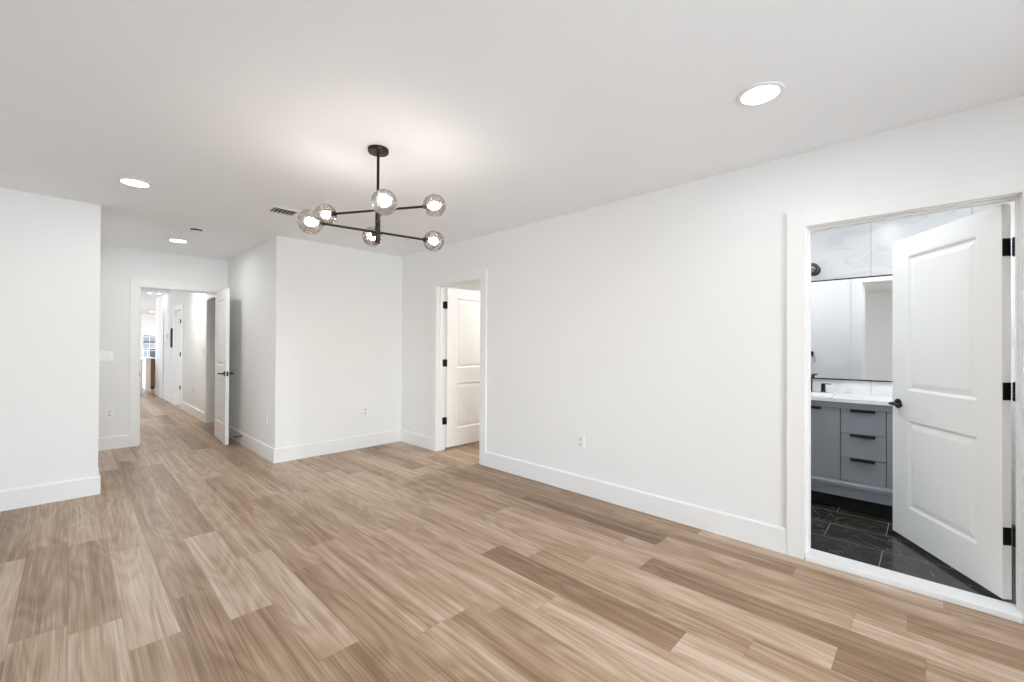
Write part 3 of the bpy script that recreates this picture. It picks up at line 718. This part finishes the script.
# countertop with two oval basins cut as rectangles
ct = empty('vanity_countertop', (VF, VC, 0.872), 0, 'white stone countertop on the grey vanity with undermount basins', 'countertop')
bm = bmesh.new()
def C_(x0, x1, y0, y1, z0=0.8725, z1=0.900): box(bm, x0 - VF, x1 - VF, y0 - VC, y1 - VC, z0 - 0.872, z1 - 0.872)
ya, yb, yc, yd = -0.20, 0.16, 0.58, 0.94; xa, xb = VF + 0.09, VF + 0.37
C_(VF - 0.02, xa, VY0 - 0.03, VY1 + 0.03); C_(xb, BX, VY0 - 0.03, VY1 + 0.03)
C_(xa, xb, VY0 - 0.03, ya); C_(xa, xb, yb, yc); C_(xa, xb, yd, VY1 + 0.03)
obj('slab', bm, M['stone'], ct)
for y0, y1 in ((ya, yb), (yc, yd)):
    bm = bmesh.new()
    for a in ((xa, xb, y0, y1, 0.8728, 0.875),): C_(a[0], a[1], a[2], a[3], a[4], a[5])
    obj('basin', bm, M['plate'], ct)

def faucet(yc_, label):
    f = empty('faucet', (4.735, yc_, 0.9), 0, label, 'faucet', 'black faucets on the vanity')
    bm = bmesh.new(); box(bm, -0.011, 0.011, -0.011, 0.011, 0, 0.150, 0.002); box(bm, -0.15, 0.011, -0.011, 0.011, 0.136, 0.152, 0.002); box(bm, -0.02, 0.02, -0.02, 0.02, 0, 0.004)
    obj('spout', bm, M['black'], f)
    for sg in (-1, 1):
        bm = bmesh.new(); cyl(bm, (0, sg * 0.093, 0), (0, sg * 0.093, 0.072), 0.017, seg=20); cyl(bm, (0, sg * 0.093, 0), (0, sg * 0.093, 0.006), 0.024, seg=20)
        h = obj('handle', bm, M['black'], f, smooth=True)
        bm = bmesh.new(); box(bm, -0.008, 0.008, min(sg * 0.08, sg * 0.152), max(sg * 0.08, sg * 0.152), 0.072, 0.079, 0.001); obj('lever_arm', bm, M['black'], h)
faucet(0.782, 'black widespread faucet at the left end of the vanity, beside the door frame')
faucet(-0.05, 'black widespread faucet hidden behind the open bathroom door')

mr = empty('bathroom_mirror', (BX, 0.37, 1.4655), 0, 'wide mirror with a thin black frame above the grey vanity', 'mirror')
z0, z1, y0, y1 = 1.019 - 1.4655, 1.911 - 1.4655, -0.66, 0.66
bm = bmesh.new(); t = 0.010
for a in ((y0, y1, z0 - t / 2, z0 + t / 2), (y0, y1, z1 - t / 2, z1 + t / 2), (y0, y0 + t, z0, z1), (y1 - t, y1, z0, z1)): box(bm, -0.022, 0.0, a[0], a[1], a[2], a[3])
obj('mirror_frame', bm, M['black'], mr); obj('mirror_glass', B(-0.014, -0.004, y0 + t, y1 - t, z0 + t / 2, z1 - t / 2), M['chrome'], mr)
# vanity light with a dark chrome globe end
vl = empty('vanity_light', (BX, 0.768, 2.015), 0, 'black and chrome wall lamp above the bathroom mirror, cut by the door frame', 'wall lamp')
obj('backplate', lathe(bmesh.new(), [(0.0, 0.0), (0.052, 0.0), (0.050, 0.012), (0.0, 0.016)], (0, 0, 0), (-1, 0, 0)), M['black'], vl, smooth=True)
obj('arm', cyl(bmesh.new(), (-0.01, 0, 0), (-0.075, 0, 0), 0.012), M['black'], vl, smooth=True)
obj('lamp_shade', sphere(bmesh.new(), (-0.10, 0.0, 0.0), 0.055), M['globe'], vl, smooth=True)
obj('bulb', sphere(bmesh.new(), (-0.10, 0.0, 0.0), 0.028, 24, 14), M['steel'], vl, smooth=True)
# towel ring beside the switch, seen in the mirror
tr_ = empty('towel_ring', (XI, 1.045, 1.225), 0, 'black towel ring on the bathroom wall, seen in the mirror', 'towel ring')
obj('mount', B(0.0, 0.03, -0.034, 0.034, -0.03, 0.03, 0.004), M['black'], tr_)
bm = bmesh.new(); pts = [(0.035, 0.06 * math.sin(a), -0.07 + 0.06 * math.cos(a)) for a in [i * math.pi / 12 for i in range(25)]]
tube(bm, pts, 0.003, 8); obj('ring', bm, M['steel'], tr_, smooth=True)

# ------------------------------------------------------------------ far end of the hall
k = empty('kitchen_island', (1.70, 16.22, 0), 0, 'dark brown wooden counter end beneath the far window', 'counter')
obj('side_panel', B(-0.05, 0.085, 0, 1.5, 0.05, 0.88), M['brownwood'], k); obj('plinth', B(-0.045, 0.08, 0.03, 1.45, 0, 0.05), M['vanity_gap'], k)
obj('cream_side', B(-0.165, -0.05, 0.02, 1.5, 0, 0.88), M['creampanel'], k, label='pale cream side'); obj('counter_top', B(-0.17, 0.09, -0.02, 1.52, 0.88, 0.90), M['stone'], k)
k = empty('white_cabinet', (0.95, 14.9, 0), 0, 'white base cabinet at the left of the corridor end', 'cabinet')
obj('body', B(-0.6, 0.40, 0, 0.6, 0.0, 0.87), M['trim'], k); obj('counter_top', B(-0.62, 0.42, -0.02, 0.62, 0.87, 0.90), M['stone'], k)
dr_ = obj('drawer', B(-0.55, 0.38, -0.018, 0, 0.50, 0.85, 0.003), M['trim'], k); obj('pull', B(-0.15, -0.02, -0.03, -0.018, 0.70, 0.72), M['black'], dr_)
obj('cabinet_door', B(-0.55, 0.38, -0.018, 0, 0.06, 0.48, 0.003), M['trim'], k)

# outside: a neighbouring house and lawn seen through the far window
struct('ground_outside', B(-40, 40, YF + 0.2, 90, -0.9, -0.6), M['lawn'], 'lawn outside the far window', 'ground')
hs = empty('house', (4.25, 45.0, -0.9), 0, 'blue-grey neighbouring house seen through the far window', 'house')
bm = B(-3.2, 3.2, 0, 6, 0, 2.5)
obj('walls', bm, M['siding'], hs)
bm = bmesh.new()
pr = [(-3.5, 2.45), (3.5, 2.45), (0, 2.95)]
a_ = [bm.verts.new((x, -0.3, z)) for x, z in pr]; b_ = [bm.verts.new((x, 6.3, z)) for x, z in pr]
bm.faces.new(a_); bm.faces.new(b_)
for i in range(3): bm.faces.new((a_[i], a_[(i + 1) % 3], b_[(i + 1) % 3], b_[i]))
bmesh.ops.recalc_face_normals(bm, faces=bm.faces[:]); obj('roof', bm, M['roofing'], hs)
for x in (-2.3, -0.42, 0.42, 2.3):
    w_ = obj('window', B(x - 0.32, x + 0.32, -0.05, 0, 0.7, 1.9), M['trim'], hs); obj('pane', B(x - 0.25, x + 0.25, -0.06, -0.05, 0.77, 1.83), M['darkglass'], w_)
